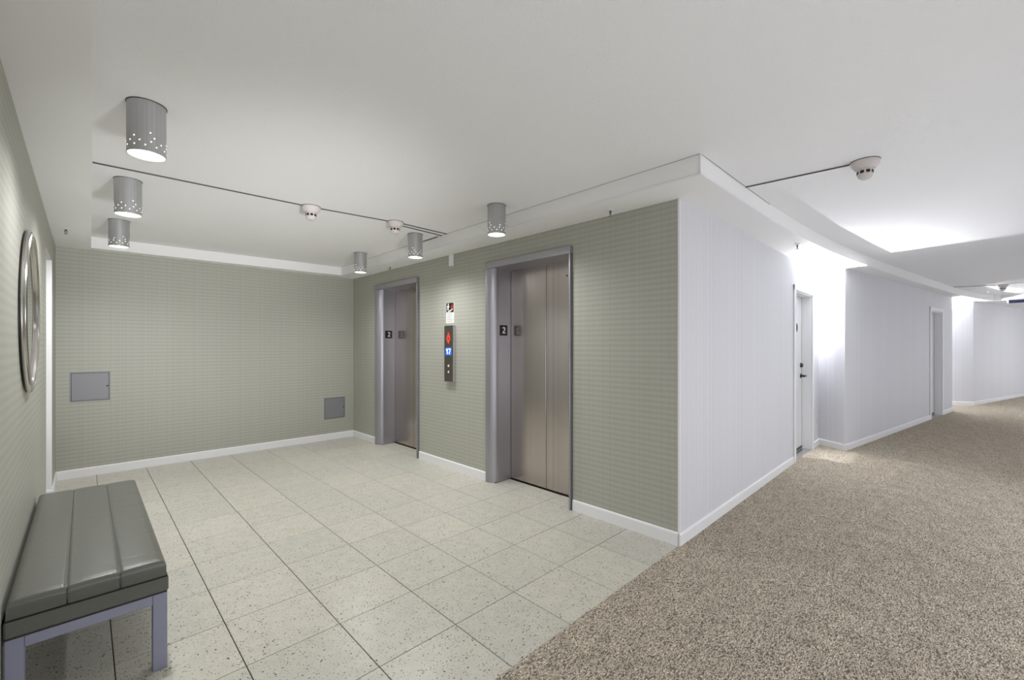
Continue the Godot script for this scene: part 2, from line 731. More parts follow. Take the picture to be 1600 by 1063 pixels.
func baseboard(called: String, p0: Vector2, p1: Vector2, spans: Array, h := 0.09, t := 0.013) -> void:
	var st := mb()
	var prof := [Vector2(0, 0), Vector2(t, 0), Vector2(t, h - 0.012), Vector2(t * 0.75, h - 0.004), Vector2(t * 0.35, h), Vector2(0, h)]
	for s in spans:
		for i in range(prof.size() - 1):
			var a: Vector2 = prof[i]
			var b: Vector2 = prof[i + 1]
			var n := Vector3(0, -(b - a).x, (b - a).y) * 1.0
			n = Vector3(0, (a + b).y * 0.5 - h * 0.4, (a + b).x * 0.5 + 0.002 if i > 0 else 0.0)
			if i == 1: n = Vector3(0, 0, 1)
			if i == 0: n = Vector3(0, -1, 0)
			quad(st, Vector3(s[0], a.y, a.x), Vector3(s[1], a.y, a.x), Vector3(s[1], b.y, b.x), Vector3(s[0], b.y, b.x), n)
		for e in [[s[0], -1.0], [s[1], 1.0]]:
			for i in range(1, prof.size() - 1):
				tri(st, Vector3(e[0], prof[0].y, prof[0].x), Vector3(e[0], prof[i].y, prof[i].x), Vector3(e[0], prof[i + 1].y, prof[i + 1].x), Vector3(e[1], 0, 0))
	var o := struct(st, called, M.trim)
	o.transform = facing(p0, p1)


const W2A := Vector2(7.04, -1.0)
const W2B := Vector2(12.88, -0.04)
const J1A := Vector2(7.25, -1.32)
const J2A := Vector2(14.12, -0.28)
const J2B := Vector2(14.45, 0.29)
const W3B := Vector2(21.0, 2.10)
const A1 := Vector2(12.97, -0.583)     # alcove behind the end of the second wall
const A2 := Vector2(13.995, -0.496)


func _walls() -> void:
	# left wall, with a white-lined opening near the back corner
	var l0 := Vector2(LEFT, FRONT)
	var l1 := Vector2(LEFT, BACK - 0.15)
	wall("wall_left", l0, l1, M.green, 0.2, 2.6, [[3.56, 4.30, 2.125]])
	baseboard("baseboard_left", l0, l1, [[0.0, 3.55], [4.30, 5.06]])
	# lining and recessed door of that opening
	var d := struct_node("door_3")
	d.transform = facing(Vector2(LEFT, -4.88), Vector2(LEFT, -5.62))
	var st := mb()
	box(st, Vector3(0.728, 0, -0.2), Vector3(0.742, 2.125, 0.004), 0.002)
	box(st, Vector3(0, 0, -0.2), Vector3(0.012, 2.125, 0.0), 0.002)
	build(st, "lining", M.trim, d)
	st = mb()
	box(st, Vector3(0.012, 0.0, -0.19), Vector3(0.728, 2.11, -0.15), 0.003)
	build(st, "leaf", M.door, d)
	st = mb()
	box(st, Vector3(0.716, 0, -0.15), Vector3(0.728, 0.09, 0.012), 0.003)
	build(st, "plinth", M.trim, d)
	# back wall
	wall("wall_back", Vector2(LEFT - 0.2, BACK), Vector2(3.3, BACK), M.green)
	baseboard("baseboard_back", Vector2(LEFT, BACK), Vector2(RIGHT, BACK), [[0.0, RIGHT - LEFT]])
	# elevator wall: local x runs from the back corner (z = BACK) towards the camera
	var e0 := Vector2(RIGHT, BACK)
	var e1 := Vector2(RIGHT, FRONT - 0.0125)
	wall("wall_right", e0, Vector2(RIGHT, FRONT - 0.0125), M.green, 0.24, 2.6, [[0.736, 1.818, 2.2], [3.066, 4.148, 2.2]])
	baseboard("baseboard_right", e0, e1, [[0.0, 0.735], [1.83, 3.06], [4.155, 5.05 + 0.006]])
	st = mb()
	box(st, Vector3(3.2, 0, BACK), Vector3(3.34, 2.6, FRONT - 0.16))
	struct(st, "wall_shaft", M.soffit)
	# white corridor wall with the apartment door
	wall("wall_corridor", Vector2(RIGHT + 0.012, FRONT), J1A, M.white, 0.15, 2.6, [[3.04, 3.89, 2.02]])
	baseboard("baseboard_corridor", Vector2(RIGHT, FRONT), J1A, [[-0.013, 2.96], [3.965, 4.35]], 0.085)
	st = mb()
	box(st, Vector3(RIGHT - 0.002, 0.085, FRONT - 0.012), Vector3(RIGHT + 0.013, SOFFIT, FRONT + 0.003), 0.002)
	struct(st, "trim_1", M.trim)
	# first jog, second wall with its door, alcove, second jog, third wall
	wall("wall_jog", J1A, W2A, M.white, 0.1, 2.6, [], 0.0, 0.12)
	baseboard("baseboard_jog", J1A, W2A, [[0.0, J1A.distance_to(W2A) + 0.01]], 0.085)
	var L2 := W2A.distance_to(W2B)
	wall("wall_corridor_far", W2A, W2B, M.white, 0.15, 2.6, [[4.20, 5.02, 2.02]], 0.35)
	baseboard("baseboard_corridor_far", W2A, W2B, [[-0.01, 4.13], [5.09, L2]], 0.085)
	wall("wall_alcove_side", W2B, A1, M.white, 0.1)
	wall("wall_alcove_back", A1, A2, M.white)
	wall("wall_jog_far", A2, J2B, M.white, 0.1, 2.6, [], 0.0, 0.12)
	baseboard("baseboard_jog_far", A2, J2B, [[0.0, A2.distance_to(J2B) + 0.01]], 0.085)
	wall("wall_end", J2B, W3B, M.white, 0.15, 2.6, [], 0.35)
	baseboard("baseboard_end", J2B, W3B, [[-0.01, J2B.distance_to(W3B)]], 0.085)
	# out of frame: the corridor wall behind the camera, its ends and the stretch to the left of the lobby
	wall("wall_opposite", Vector2(7.0, 1.05), Vector2(-5.0, 1.05), M.white)
	wall("wall_opposite_far", Vector2(22.0, 5.4), Vector2(7.0, 1.05), M.white)
	wall("wall_corridor_end", Vector2(W3B.x, W3B.y), Vector2(W3B.x, 5.5), M.white)
	wall("wall_corridor_start", Vector2(-5.0, 1.05), Vector2(-5.0, FRONT), M.white)
	wall("wall_corridor_near", Vector2(-5.0, FRONT), Vector2(LEFT - 0.2, FRONT), M.white)


func _ceilings() -> void:
	var c := struct_node("ceiling")
	var st := mb()
	box(st, Vector3(-5.2, TOP, -7.0), Vector3(22.0, TOP + 0.15, 7.0))
	build(st, "plaster_slab", M.ceiling, c)
	# the lowered border: left strip, back strip, elevator strip and the curved corridor strip
	st = mb()
	prism(st, PackedVector2Array([Vector2(-0.42, 1.2), Vector2(0.004, 1.2), Vector2(0.016, -1.77), Vector2(0.030, -3.28), Vector2(0.048, -6.23), Vector2(0.048, -6.55), Vector2(-0.42, -6.55)]), SOFFIT, TOP + 0.01)
	build(st, "soffit", M.soffit, c)
	st = mb()
	prism(st, PackedVector2Array([Vector2(0.048, -6.23), Vector2(2.63, -6.17), Vector2(2.63, -6.55), Vector2(0.048, -6.55)]), SOFFIT, TOP + 0.01)
	build(st, "soffit", M.soffit, c)
	st = mb()
	prism(st, PackedVector2Array([Vector2(2.63, -6.55), Vector2(2.63, -6.17), Vector2(2.575, -1.045), Vector2(3.23, -1.045), Vector2(3.9, -1.035), Vector2(4.7, -1.0), Vector2(5.7, -0.93), Vector2(6.45, -0.845), Vector2(7.2, -0.748), Vector2(8.3, -0.596), Vector2(9.52, -0.412), Vector2(10.7, -0.225), Vector2(11.85, -0.035), Vector2(12.9, 0.15), Vector2(13.75, 0.35), Vector2(14.52, 0.60),
		Vector2(14.62, 0.72), Vector2(14.62, 5.6), Vector2(21.8, 5.6), Vector2(21.8, -2.2), Vector2(3.3, -2.2), Vector2(3.3, -6.55)]), SOFFIT, TOP + 0.01)
	build(st, "soffit", M.soffit, c)
	# darker strip standing in for the shadow gap where the border meets the ceiling
	var shadow_gaps := [[Vector2(0.048, -6.23), Vector2(2.63, -6.17)], [Vector2(2.63, -6.17), Vector2(2.575, -1.045)], [Vector2(2.575, -1.045), Vector2(3.9, -1.035)]]
	for run in shadow_gaps:
		st = mb()
		box(st, Vector3(0, TOP - 0.0024, -0.001), Vector3(run[0].distance_to(run[1]), TOP + 0.001, 0.003))
		var jl := build(st, "shadow_gap_line", M.joint, c)
		jl.transform = facing(run[0], run[1])
	# thin bead along the lower edge of the border above the elevators and the corridor
	for run in [[Vector2(2.63, -6.17), Vector2(2.575, -1.045)], [Vector2(2.575, -1.045), Vector2(3.9, -1.035)]]:
		var f := facing(run[0], run[1])
		st = mb()
		var side := 1.0
		if f.basis.z.x > 0.5: side = -1.0
		box(st, Vector3(0, SOFFIT - 0.003, -0.003), Vector3(run[0].distance_to(run[1]), SOFFIT + 0.012, 0.004), 0.002)
		var b := build(st, "edge_bead", M.trim, c)
		b.transform = f
	st = mb()
	box(st, Vector3(2.568, SOFFIT - 0.002, -1.052), Vector3(2.580, TOP, -1.040), 0.003)
	build(st, "edge_bead", M.trim, c)


# ================================================================ elevators
func _elevator(at_z: float, label: String) -> Node3D:
	# origin: on the floor in the wall plane at the right (near) edge of the entrance; local axes = world axes
	var o := thing("elevator", label, "elevator", Vector3(RIGHT, 0, at_z))
	var H := 2.136
	# left jamb: bullnose curving from the wall into the recess; profile in (x, z) relative to the origin
	var outer := -1.072
	var inner := -0.965
	var poly := PackedVector2Array()
	poly.append(Vector2(0.0, outer))
	poly.append(Vector2(-0.022, outer))
	var r := inner - outer - 0.008
	for k in 17:
		var t := PI + k * (PI / 2) / 16.0       # from facing -x to facing +z
		poly.append(Vector2(-0.03 + r + r * cos(t), inner - r - r * sin(t)))
	poly.append(Vector2(0.235, inner))
	poly.append(Vector2(0.235, inner - 0.02))
	poly.append(Vector2(0.09, inner - 0.02))
	poly.append(Vector2(0.02, outer + 0.012))
	var st := mb()
	extrude_smooth(st, poly, 0.0, H)
	build(st, "jamb", M.steel, o)
	# right jamb: thin folded steel edge
	st = mb()
	box(st, Vector3(-0.030, 0, -0.012), Vector3(0.235, H, 0.0), 0.002)
	build(st, "jamb", M.steel, o)
	# header bar and the soffit of the recess
	st = mb()
	box(st, Vector3(-0.034, H, outer), Vector3(0.235, H + 0.062, 0.004), 0.003)
	build(st, "header", M.steel, o)
	# two brushed leaves meeting in the middle, the recess floor edge
	var mid := -0.485
	for d in [[inner + 0.003, mid - 0.0025], [mid + 0.0025, -0.014]]:
		st = mb()
		box(st, Vector3(0.228, 0.010, d[0]), Vector3(0.255, H + 0.02, d[1]), 0.002)
		var leaf := build(st, "door_panel", M.door_steel, o)
		if d[1] > -0.1:
			st = mb()
			lathe(st, [Vector2(0, 0), Vector2(0.008, 0), Vector2(0.008, 0.002), Vector2(0, 0.002)], 14, Transform3D(Basis(Vector3(0, 1, 0), Vector3(-1, 0, 0), Vector3(0, 0, 1)), Vector3(0.228, 2.005, -0.235)))
			build(st, "release_hole", M.black, leaf)
	st = mb()
	box(st, Vector3(0.217, -0.01, inner), Vector3(0.26, 0.004, -0.012), 0.001)
	build(st, "sill", M.dark, o)
	st = mb()
	box(st, Vector3(0.256, 0.0, inner), Vector3(0.26, H + 0.02, -0.012))
	build(st, "seam_backing", M.black, o)
	# floor number plate on the left return
	st = mb()
	box(st, Vector3(0.072, 1.470, inner), Vector3(0.178, 1.575, inner + 0.003), 0.001)
	var p := build(st, "number_plate", M.black, o)
	_text("2", 0.062, Vector3(0.127, 1.522, inner + 0.003), 0.0, M.numeral, p, "numeral")
	return o


func _text(s: String, height: float, at: Vector3, turn: float, m: Material, parent: Node3D, called: String) -> MeshInstance3D:
	var t := TextMesh.new()
	t.text = s
	var f := SystemFont.new()
	f.font_names = PackedStringArray(["Droid Sans"])
	f.font_weight = 700
	t.font = f
	t.font_size = 64
	t.depth = 0.002
	t.pixel_size = height / 46.0
	var o := MeshInstance3D.new()
	o.mesh = t
	o.material_override = m
	o.name = called
	o.position = at
	o.rotation.y = turn
	parent.add_child(o, true)
	return o


func _elevators() -> void:
	_elevator(-2.237, "nearer brushed steel elevator with closed doors, right of the call panel")
	_elevator(-4.567, "farther brushed steel elevator with closed doors, next to the back wall")


# ================================================================ apartment doors
func _apartment_door(called: String, f: Transform3D, w: float, hinge_left: bool) -> Node3D:
	# local x along the wall from the left edge of the opening, z towards the corridor
	var d := struct_node(called)
	d.transform = f
	var h := 2.02
	var st := mb()
	for s in [[-0.065, 0.0], [w, w + 0.065]]:
		box(st, Vector3(s[0], 0, 0), Vector3(s[1], h + 0.065, 0.018), 0.005)
	box(st, Vector3(-0.065, h, 0), Vector3(w + 0.065, h + 0.065, 0.0185), 0.005)
	build(st, "casing", M.trim, d)
	st = mb()
	box(st, Vector3(-0.001, 0, -0.15), Vector3(0.014, h, 0.0), 0.002)
	box(st, Vector3(w - 0.014, 0, -0.15), Vector3(w + 0.001, h, 0.0), 0.002)
	box(st, Vector3(0.014, h - 0.014, -0.15), Vector3(w - 0.014, h + 0.001, 0.0), 0.002)
	build(st, "jamb", M.trim, d)
	st = mb()
	box(st, Vector3(0.017, 0.012, -0.145), Vector3(w - 0.017, h - 0.017, -0.105), 0.003)
	var leaf := build(st, "leaf", M.door, d)
	st = mb()
	box(st, Vector3(0.02, 0.02, -0.105), Vector3(w - 0.02, 0.05, -0.099), 0.002)
	build(st, "sweep", M.wire, leaf)
	st = mb()
	box(st, Vector3(0.014, 0, -0.15), Vector3(w - 0.014, 0.012, 0.0), 0.003)
	build(st, "threshold", M.bright_steel, d)
	st = mb()
	box(st, Vector3(w - 0.017, 0.014, -0.112), Vector3(w - 0.0135, h - 0.016, -0.104))
	build(st, "seal", M.wire, d)
	return leaf


func _apartment_doors() -> void:
	var f := facing(Vector2(RIGHT + 0.012 + 3.04, FRONT), J1A)
	var leaf := _apartment_door("door_1", f, 0.85, true)
	var st := mb()
	var x := 0.85 - 0.075
	lathe(st, [Vector2(0, 0), Vector2(0.030, 0), Vector2(0.030, 0.006), Vector2(0.014, 0.012), Vector2(0.012, 0.06), Vector2(0, 0.06)], 20, Transform3D(Basis(Vector3(1, 0, 0), Vector3(0, 0, 1), Vector3(0, -1, 0)), Vector3(x, 0.97, -0.105)))
	bar(st, Vector3(x + 0.01, 0.97, -0.048), Vector3(x - 0.115, 0.97, -0.045), 0.011, 10)
	build(st, "lever_handle", M.dark_steel, leaf)
	st = mb()
	lathe(st, [Vector2(0, 0), Vector2(0.030, 0), Vector2(0.028, 0.016), Vector2(0.02, 0.028), Vector2(0, 0.03)], 20, Transform3D(Basis(Vector3(1, 0, 0), Vector3(0, 0, 1), Vector3(0, -1, 0)), Vector3(x, 1.11, -0.105)))
	build(st, "deadbolt", M.dark_steel, leaf)
	st = mb()
	# knocker: plate and hanging ring
	box(st, Vector3(0.415, 1.55, -0.105), Vector3(0.495, 1.68, -0.098), 0.003)
	for k in 16:
		var a := TAU * k / 16.0
		var b := TAU * (k + 1) / 16.0
		bar(st, Vector3(0.455 + 0.04 * cos(a), 1.595 + 0.055 * sin(a), -0.085), Vector3(0.455 + 0.04 * cos(b), 1.595 + 0.055 * sin(b), -0.085), 0.008, 6)
	build(st, "knocker", M.dark_steel, leaf)
	st = mb()
	lathe(st, [Vector2(0, 0), Vector2(0.010, 0), Vector2(0.008, 0.005), Vector2(0, 0.005)], 14, Transform3D(Basis(Vector3(1, 0, 0), Vector3(0, 0, 1), Vector3(0, -1, 0)), Vector3(0.455, 1.49, -0.105)))
	build(st, "peephole", M.dark_steel, leaf)
	var dir := (W2B - W2A).normalized()
	var f2 := facing(W2A + dir * 4.20, W2B)
	_apartment_door("door_2", f2, 0.82, true)


# ================================================================ wall sconces beside the doors
func _sconce(at: Transform3D, label: String) -> void:
	var o := thing("wall_sconce", label, "wall sconce", Vector3.ZERO, 0.0, "box sconces beside the apartment doors")
	o.transform = at
	var w := 0.145
	var st := mb()
	box(st, Vector3(-w, -0.19, 0.0), Vector3(w, 0.17, 0.006), 0.002)
	build(st, "back_plate", M.trim, o)
	st = mb()
	box(st, Vector3(-w, -0.195, 0.126), Vector3(w, 0.195, 0.131), 0.002)
	box(st, Vector3(-w, -0.195, 0.0), Vector3(-w + 0.005, 0.195, 0.126), 0.002)
	box(st, Vector3(w - 0.005, -0.195, 0.0), Vector3(w, 0.195, 0.126), 0.002)
	build(st, "lamp_shade", M.shade, o)
	st = mb()
	box(st, Vector3(-0.012, -0.20, 0.05), Vector3(0.012, -0.188, 0.135), 0.003)
	build(st, "finial", M.bright_steel, o)
	st = mb()
	lathe(st, [Vector2(0, -0.018), Vector2(0.012, -0.012), Vector2(0.017, 0.0), Vector2(0.012, 0.012), Vector2(0, 0.018)], 14, Transform3D(Basis(), Vector3(0, 0.177, 0.050)))
	build(st, "bulb_light", M.bulb, o)
	st = mb()
	bar(st, Vector3(0, 0.04, 0.05), Vector3(0, 0.152, 0.05), 0.012, 10)
	bar(st, Vector3(0, 0.05, 0.004), Vector3(0, 0.05, 0.05), 0.008, 8)
	build(st, "lamp_holder", M.trim, o)
	var l := OmniLight3D.new()
	l.name = "bulb"
	l.light_energy = SCONCE_ENERGY
	l.light_color = COOL
	l.light_size = 0.012
	l.omni_range = 25
	l.omni_attenuation = 2.0
	l.shadow_enabled = true
	l.position = Vector3(0, 0.177, 0.050)
	o.add_child(l)
	st = mb()
	lathe(st, [Vector2(0, -0.03), Vector2(0.02, -0.02), Vector2(0.028, 0.0), Vector2(0.02, 0.02), Vector2(0, 0.03)], 14, Transform3D(Basis(), Vector3(0, -0.05, 0.060)))
	build(st, "bulb_light", M.bulb, o)
	var l2 := OmniLight3D.new()  # unseen second bulb inside the shade, placed to light the wall beside and below
	l2.name = "unseen_lower_bulb"
	l2.light_energy = LOWER_BULB_ENERGY
	l2.light_color = COOL
	l2.light_size = 0.025
	l2.omni_range = 25
	l2.omni_attenuation = 2.0
	l2.shadow_enabled = true
	l2.position = Vector3(0, -0.05, 0.060)
	o.add_child(l2)


func _sconces() -> void:
	var f := facing(Vector2(RIGHT, FRONT), J1A)
	_sconce(f.translated_local(Vector3(7.095 - RIGHT, 1.95, 0)), "glowing white box sconce beside the nearer white door, at the inner corner")
	var f2 := facing(A1, A2)
	_sconce(f2.translated_local(Vector3(A1.distance_to(A2) - 0.24, 1.95, 0)), "unseen white box sconce tucked in the alcove past the farther door, lighting the far jog")  # out of view behind the wall end, placed to light the far jog
	var f3 := facing(Vector2(22.0, 5.4), Vector2(7.0, 1.05))
	_sconce(f3.translated_local(Vector3(6.0, 1.95, 0)), "unseen white box sconce past the right edge of the view, placed to light the end wall")  # out of view, placed to brighten the end wall


# ================================================================ ceiling cans
func _can_lights() -> void:
	var H := 0.236
	var R := 0.0725
	var proto: Node3D
	var spots := [
		[0.208, -2.655, "nearest large perforated steel can light by the left wall, with star-like sparkle"],
		[0.212, -3.945, "middle perforated steel can light of the three along the left wall"],
		[0.222, -5.28, "perforated steel can light along the left wall nearest the back wall"],
		[2.365, -2.585, "perforated steel can light in front of the nearer elevator"],
		[2.39, -3.83, "perforated steel can light in front of the call panel between the elevators"],
		[2.40, -5.08, "perforated steel can light in front of the farther elevator, by the back corner"]]
	for s in spots:
		if proto == null:
			var o := thing("can_light", s[2], "ceiling light", Vector3(s[0], TOP, s[1]), 0.0, "perforated steel can lights under the lobby ceiling")
			var st := mb()
			lathe(st, [Vector2(R - 0.003, -H + 0.03), Vector2(R - 0.003, -H), Vector2(R - 0.0005, -H), Vector2(R, -H + 0.001), Vector2(R, -0.001), Vector2(R - 0.001, 0), Vector2(0, 0)], 48)
			build(st, "shell", M.can, o)
			st = mb()
			lathe(st, [Vector2(R - 0.003, -H + 0.008), Vector2(0.035, -H + 0.004), Vector2(0, -H + 0.003)], 48)
			var nr := mb()
			lathe(nr, [Vector2(0, -H + 0.003), Vector2(0.035, -H + 0.004), Vector2(R - 0.003, -H + 0.008), Vector2(R - 0.003, -H + 0.012), Vector2(0, -H + 0.012)], 48)
			build(nr, "lens_light", M.lens, o)
			# rows of small drilled holes with the lamp behind them
			st = mb()
			var rows := [[-H + 0.026, 11, 0.0], [-H + 0.045, 11, 0.5], [-H + 0.064, 6, 0.2], [-H + 0.085, 3, 0.7]]
			for row in rows:
				for k in row[1]:
					var a: float = TAU * (k + row[2]) / row[1]
					var n := Vector3(cos(a), 0, sin(a))
					var t := Transform3D(Basis(n.cross(Vector3.UP), n, Vector3.UP), n * (R - 0.0012) + Vector3(0, row[0], 0))
					lathe(st, [Vector2(0.0028, 0), Vector2(0.0028, 0.0018), Vector2(0, 0.0018)], 8, t)
			var pins := build(st, "pinhole_lights", M.pin, o)
			pins.set_meta("kind", "stuff")
			st = mb()
			lathe(st, [Vector2(0, -0.003), Vector2(R + 0.004, -0.003), Vector2(R + 0.004, 0.0), Vector2(0, 0.0)], 40)
			build(st, "ceiling_plate", M.panel_steel, o)
			var l := SpotLight3D.new()
			l.name = "lamp"
			l.light_energy = CAN_ENERGY
			l.light_color = WARM
			l.light_size = 0.06
			l.spot_range = 20
			l.spot_attenuation = 2.0
			l.spot_angle = 82.0
			l.spot_angle_attenuation = 1.0
			l.shadow_enabled = true
			l.position = Vector3(0, -H - 0.006, 0)
			l.rotation_degrees.x = -90
			o.add_child(l)
			proto = o
		else:
			var c := copy(proto, s[2])
			c.position = Vector3(s[0], TOP, s[1])
			c.rotation.y = rng.randf() * TAU


# ================================================================ bench
func _bench() -> void:
	var x0 := -0.203
	var x1 := 0.252
	var z1 := -2.352      # near end
	var z0 := -3.93       # far end
	var o := thing("bench", "dark grey vinyl bench with stitched cushion and steel legs against the left wall", "bench", Vector3((x0 + x1) * 0.5, 0, (z0 + z1) * 0.5))
	var W := x1 - x0
	var L := z1 - z0
	# cushion: a sheet wrapped over a rounded block, with two long seams and light cross stitches
	var st := mb()
	var sy := 0.387
	var hy := 0.073
	var su := []
	var sv := []
	_wrap(su, W * 0.5 - 0.003, 0.028, 110)
	_wrap(sv, L * 0.5 - 0.003, 0.028, 130)
	var P := []
	for j in sv.size():
		var rowp := []
		for i in su.size():
			var a: Vector2 = su[i]
			var b: Vector2 = sv[j]
			var hx := a.y
			var hz := b.y
			var y := minf(hx, hz) if hx < 0.999 and hz < 0.999 else hx * hz
			var p := Vector3(a.x, sy + hy * y, b.x)
			# seams
			var g := 0.0
			for s in [-0.073, 0.078]:
				g += exp(-pow((a.x - s) / 0.0045, 2))
			var cross := 0.0
			for k in 6:
				var c: float = -L * 0.5 + L * (k + 0.5) / 6.0
				var cx := c + 0.02 * sin(a.x * 14.0)
				var strength := 0.35 + 0.65 * smoothstep(0.08, 0.22, a.x)
				cross += strength * exp(-pow((b.x - cx) / 0.006, 2))
			var puff := 0.0
			if a.x < -0.073: puff = sin(PI * (a.x + W * 0.5) / (W * 0.5 - 0.073))
			elif a.x < 0.078: puff = sin(PI * (a.x + 0.073) / 0.151)
			else: puff = sin(PI * (a.x - 0.078) / (W * 0.5 - 0.078))
			var n := Vector3(0, 1, 0)
			if hz < 0.6: n = Vector3(0, 0, signf(b.x))
			elif hx < 0.6: n = Vector3(signf(a.x), 0, 0)
			if n.y > 0.5:
				p.y += 0.002 * maxf(puff, 0.0) - 0.004 * g - 0.0018 * cross
			elif absf(n.z) > 0.5:
				p += n * (0.0015 * maxf(puff, 0.0) - 0.004 * g)
			else:
				p += n * (-0.006 * cross)
			rowp.append(p)
		P.append(rowp)
	st.set_smooth_group(0)
	for j in range(sv.size() - 1):
		for i in range(su.size() - 1):
			var a: Vector3 = P[j][i]
			var b: Vector3 = P[j][i + 1]
			var c: Vector3 = P[j + 1][i + 1]
			var d: Vector3 = P[j + 1][i]
			for v in [a, c, b, a, d, c]:
				st.set_uv(Vector2(v.x, v.z))
				st.add_vertex(v)
	st.index()
	st.generate_normals()
	# turn inside-out if the top faces down
	var cushion := build(st, "cushion", M.vinyl, o)
	for s in [-0.073, 0.078]:
		var best := 0
		for i in su.size():
			if absf(su[i].x - s) < absf(su[best].x - s): best = i
		st = mb()
		for j in range(sv.size() - 1):
			var a: Vector3 = P[j][best]
			var b: Vector3 = P[j + 1][best]
			if a.distance_to(b) < 0.0005: continue
			var n := Vector3(0, (b - a).z, -(b - a).y).normalized()
			if n.y < 0.0: n = -n
			if absf(n.y) < 0.05: n = Vector3(0, 0, signf(a.z))
			var e := Vector3(0.0012, 0, 0)
			quad(st, a - e + n * 0.0012, a + e + n * 0.0012, b + e + n * 0.0012, b - e + n * 0.0012, n)
			quad(st, a - e + n * 0.0012, b - e + n * 0.0012, b - e - n * 0.002, a - e - n * 0.002, Vector3.LEFT)
			quad(st, a + e + n * 0.0012, b + e + n * 0.0012, b + e - n * 0.002, a + e - n * 0.002, Vector3.RIGHT)
		build(st, "seam", M.black, cushion)
	st = mb()
	box(st, Vector3(-W * 0.5 - 0.002, 0.327, -L * 0.5 - 0.003), Vector3(W * 0.5 + 0.004, 0.389, L * 0.5 + 0.006), 0.006)
	build(st, "seat_box", M.vinyl, o)
	st = mb()
	box(st, Vector3(-W * 0.5, 0.3865, -L * 0.5), Vector3(W * 0.5 + 0.0015, 0.3915, L * 0.5 + 0.0035), 0.002)
	build(st, "welt", M.black, o)
	st = mb()
	box(st, Vector3(-W * 0.5 + 0.001, 0.3225, -L * 0.5 + 0.001), Vector3(W * 0.5 - 0.0005, 0.3275, L * 0.5 + 0.001))
	build(st, "shadow_strip", M.black, o)  # black strip standing in for the shadow between seat box and rails
	for sx in [-1, 1]:
		for sz in [-1, 1]:
			st = mb()
			var cx: float = sx * (W * 0.5 - 0.024)
			var cz: float = sz * (L * 0.5 - 0.024)
			box(st, Vector3(cx - 0.024, 0.0005, cz - 0.024), Vector3(cx + 0.024, 0.3228, cz + 0.024), 0.002)
			build(st, "leg", M.bench_steel, o)
	for sz in [-1, 1]:
		st = mb()
		var cz: float = sz * (L * 0.5 - 0.024)
		box(st, Vector3(-W * 0.5 + 0.048, 0.281, cz - 0.0235), Vector3(W * 0.5 - 0.048, 0.3228, cz + 0.0235), 0.002)
		build(st, "rail", M.bench_steel, o)
	for sx in [-1, 1]:
		st = mb()
		var cx: float = sx * (W * 0.5 - 0.024)
		box(st, Vector3(cx - 0.0235, 0.281, -L * 0.5 + 0.048), Vector3(cx + 0.0235, 0.3228, L * 0.5 - 0.048), 0.002)
		build(st, "rail", M.bench_steel, o)


# points (position across, height 0..1) of a sheet lying over a block of half width h with rounded shoulders r
func _wrap(out: Array, h: float, r: float, n: int) -> void:
	var left := [Vector2(-h, 0.0), Vector2(-h, 0.3), Vector2(-h, 0.62)]
	for k in range(1, 7):
		var t := k / 6.0 * PI / 2
		left.append(Vector2(-h + r * (1.0 - cos(t)), 0.62 + 0.38 * sin(t)))
	for p in left: out.append(p)
	for k in range(1, n):
		out.append(Vector2(lerpf(-h + r, h - r, float(k) / n), 1.0))
	for k in range(left.size() - 1, -1, -1):
		out.append(Vector2(-left[k].x, left[k].y))


# ================================================================ mirror
func _mirror() -> void:
	# local y points out of the wall (+x)
	var o := thing("mirror", "large round mirror in a ribbed silver frame on the left wall above the bench", "mirror", Vector3(LEFT, 1.54, -3.30))
	var b := Basis(Vector3(0, 0, -1), Vector3(1, 0, 0), Vector3(0, -1, 0))
	var t := Transform3D(b, Vector3.ZERO)
	var st := mb()
	lathe(st, [Vector2(0, 0), Vector2(0.404, 0), Vector2(0.404, 0.009), Vector2(0, 0.009)], 72, t)
	build(st, "backing", M.black, o)
	st = mb()
	lathe(st, [Vector2(0.405, 0.006), Vector2(0.411, 0.010), Vector2(0.411, 0.015), Vector2(0.407, 0.020), Vector2(0.402, 0.021), Vector2(0.399, 0.0165), Vector2(0.396, 0.024), Vector2(0.388, 0.028), Vector2(0.380, 0.027), Vector2(0.376, 0.020), Vector2(0.373, 0.025), Vector2(0.366, 0.0265), Vector2(0.361, 0.022), Vector2(0.357, 0.015), Vector2(0.354, 0.010)], 96, t)
	build(st, "frame", M.silver, o)
	st = mb()
	lathe(st, [Vector2(0.358, 0.009), Vector2(0.355, 0.0125), Vector2(0, 0.0125)], 72, t)
	build(st, "glass", M.glass, o)


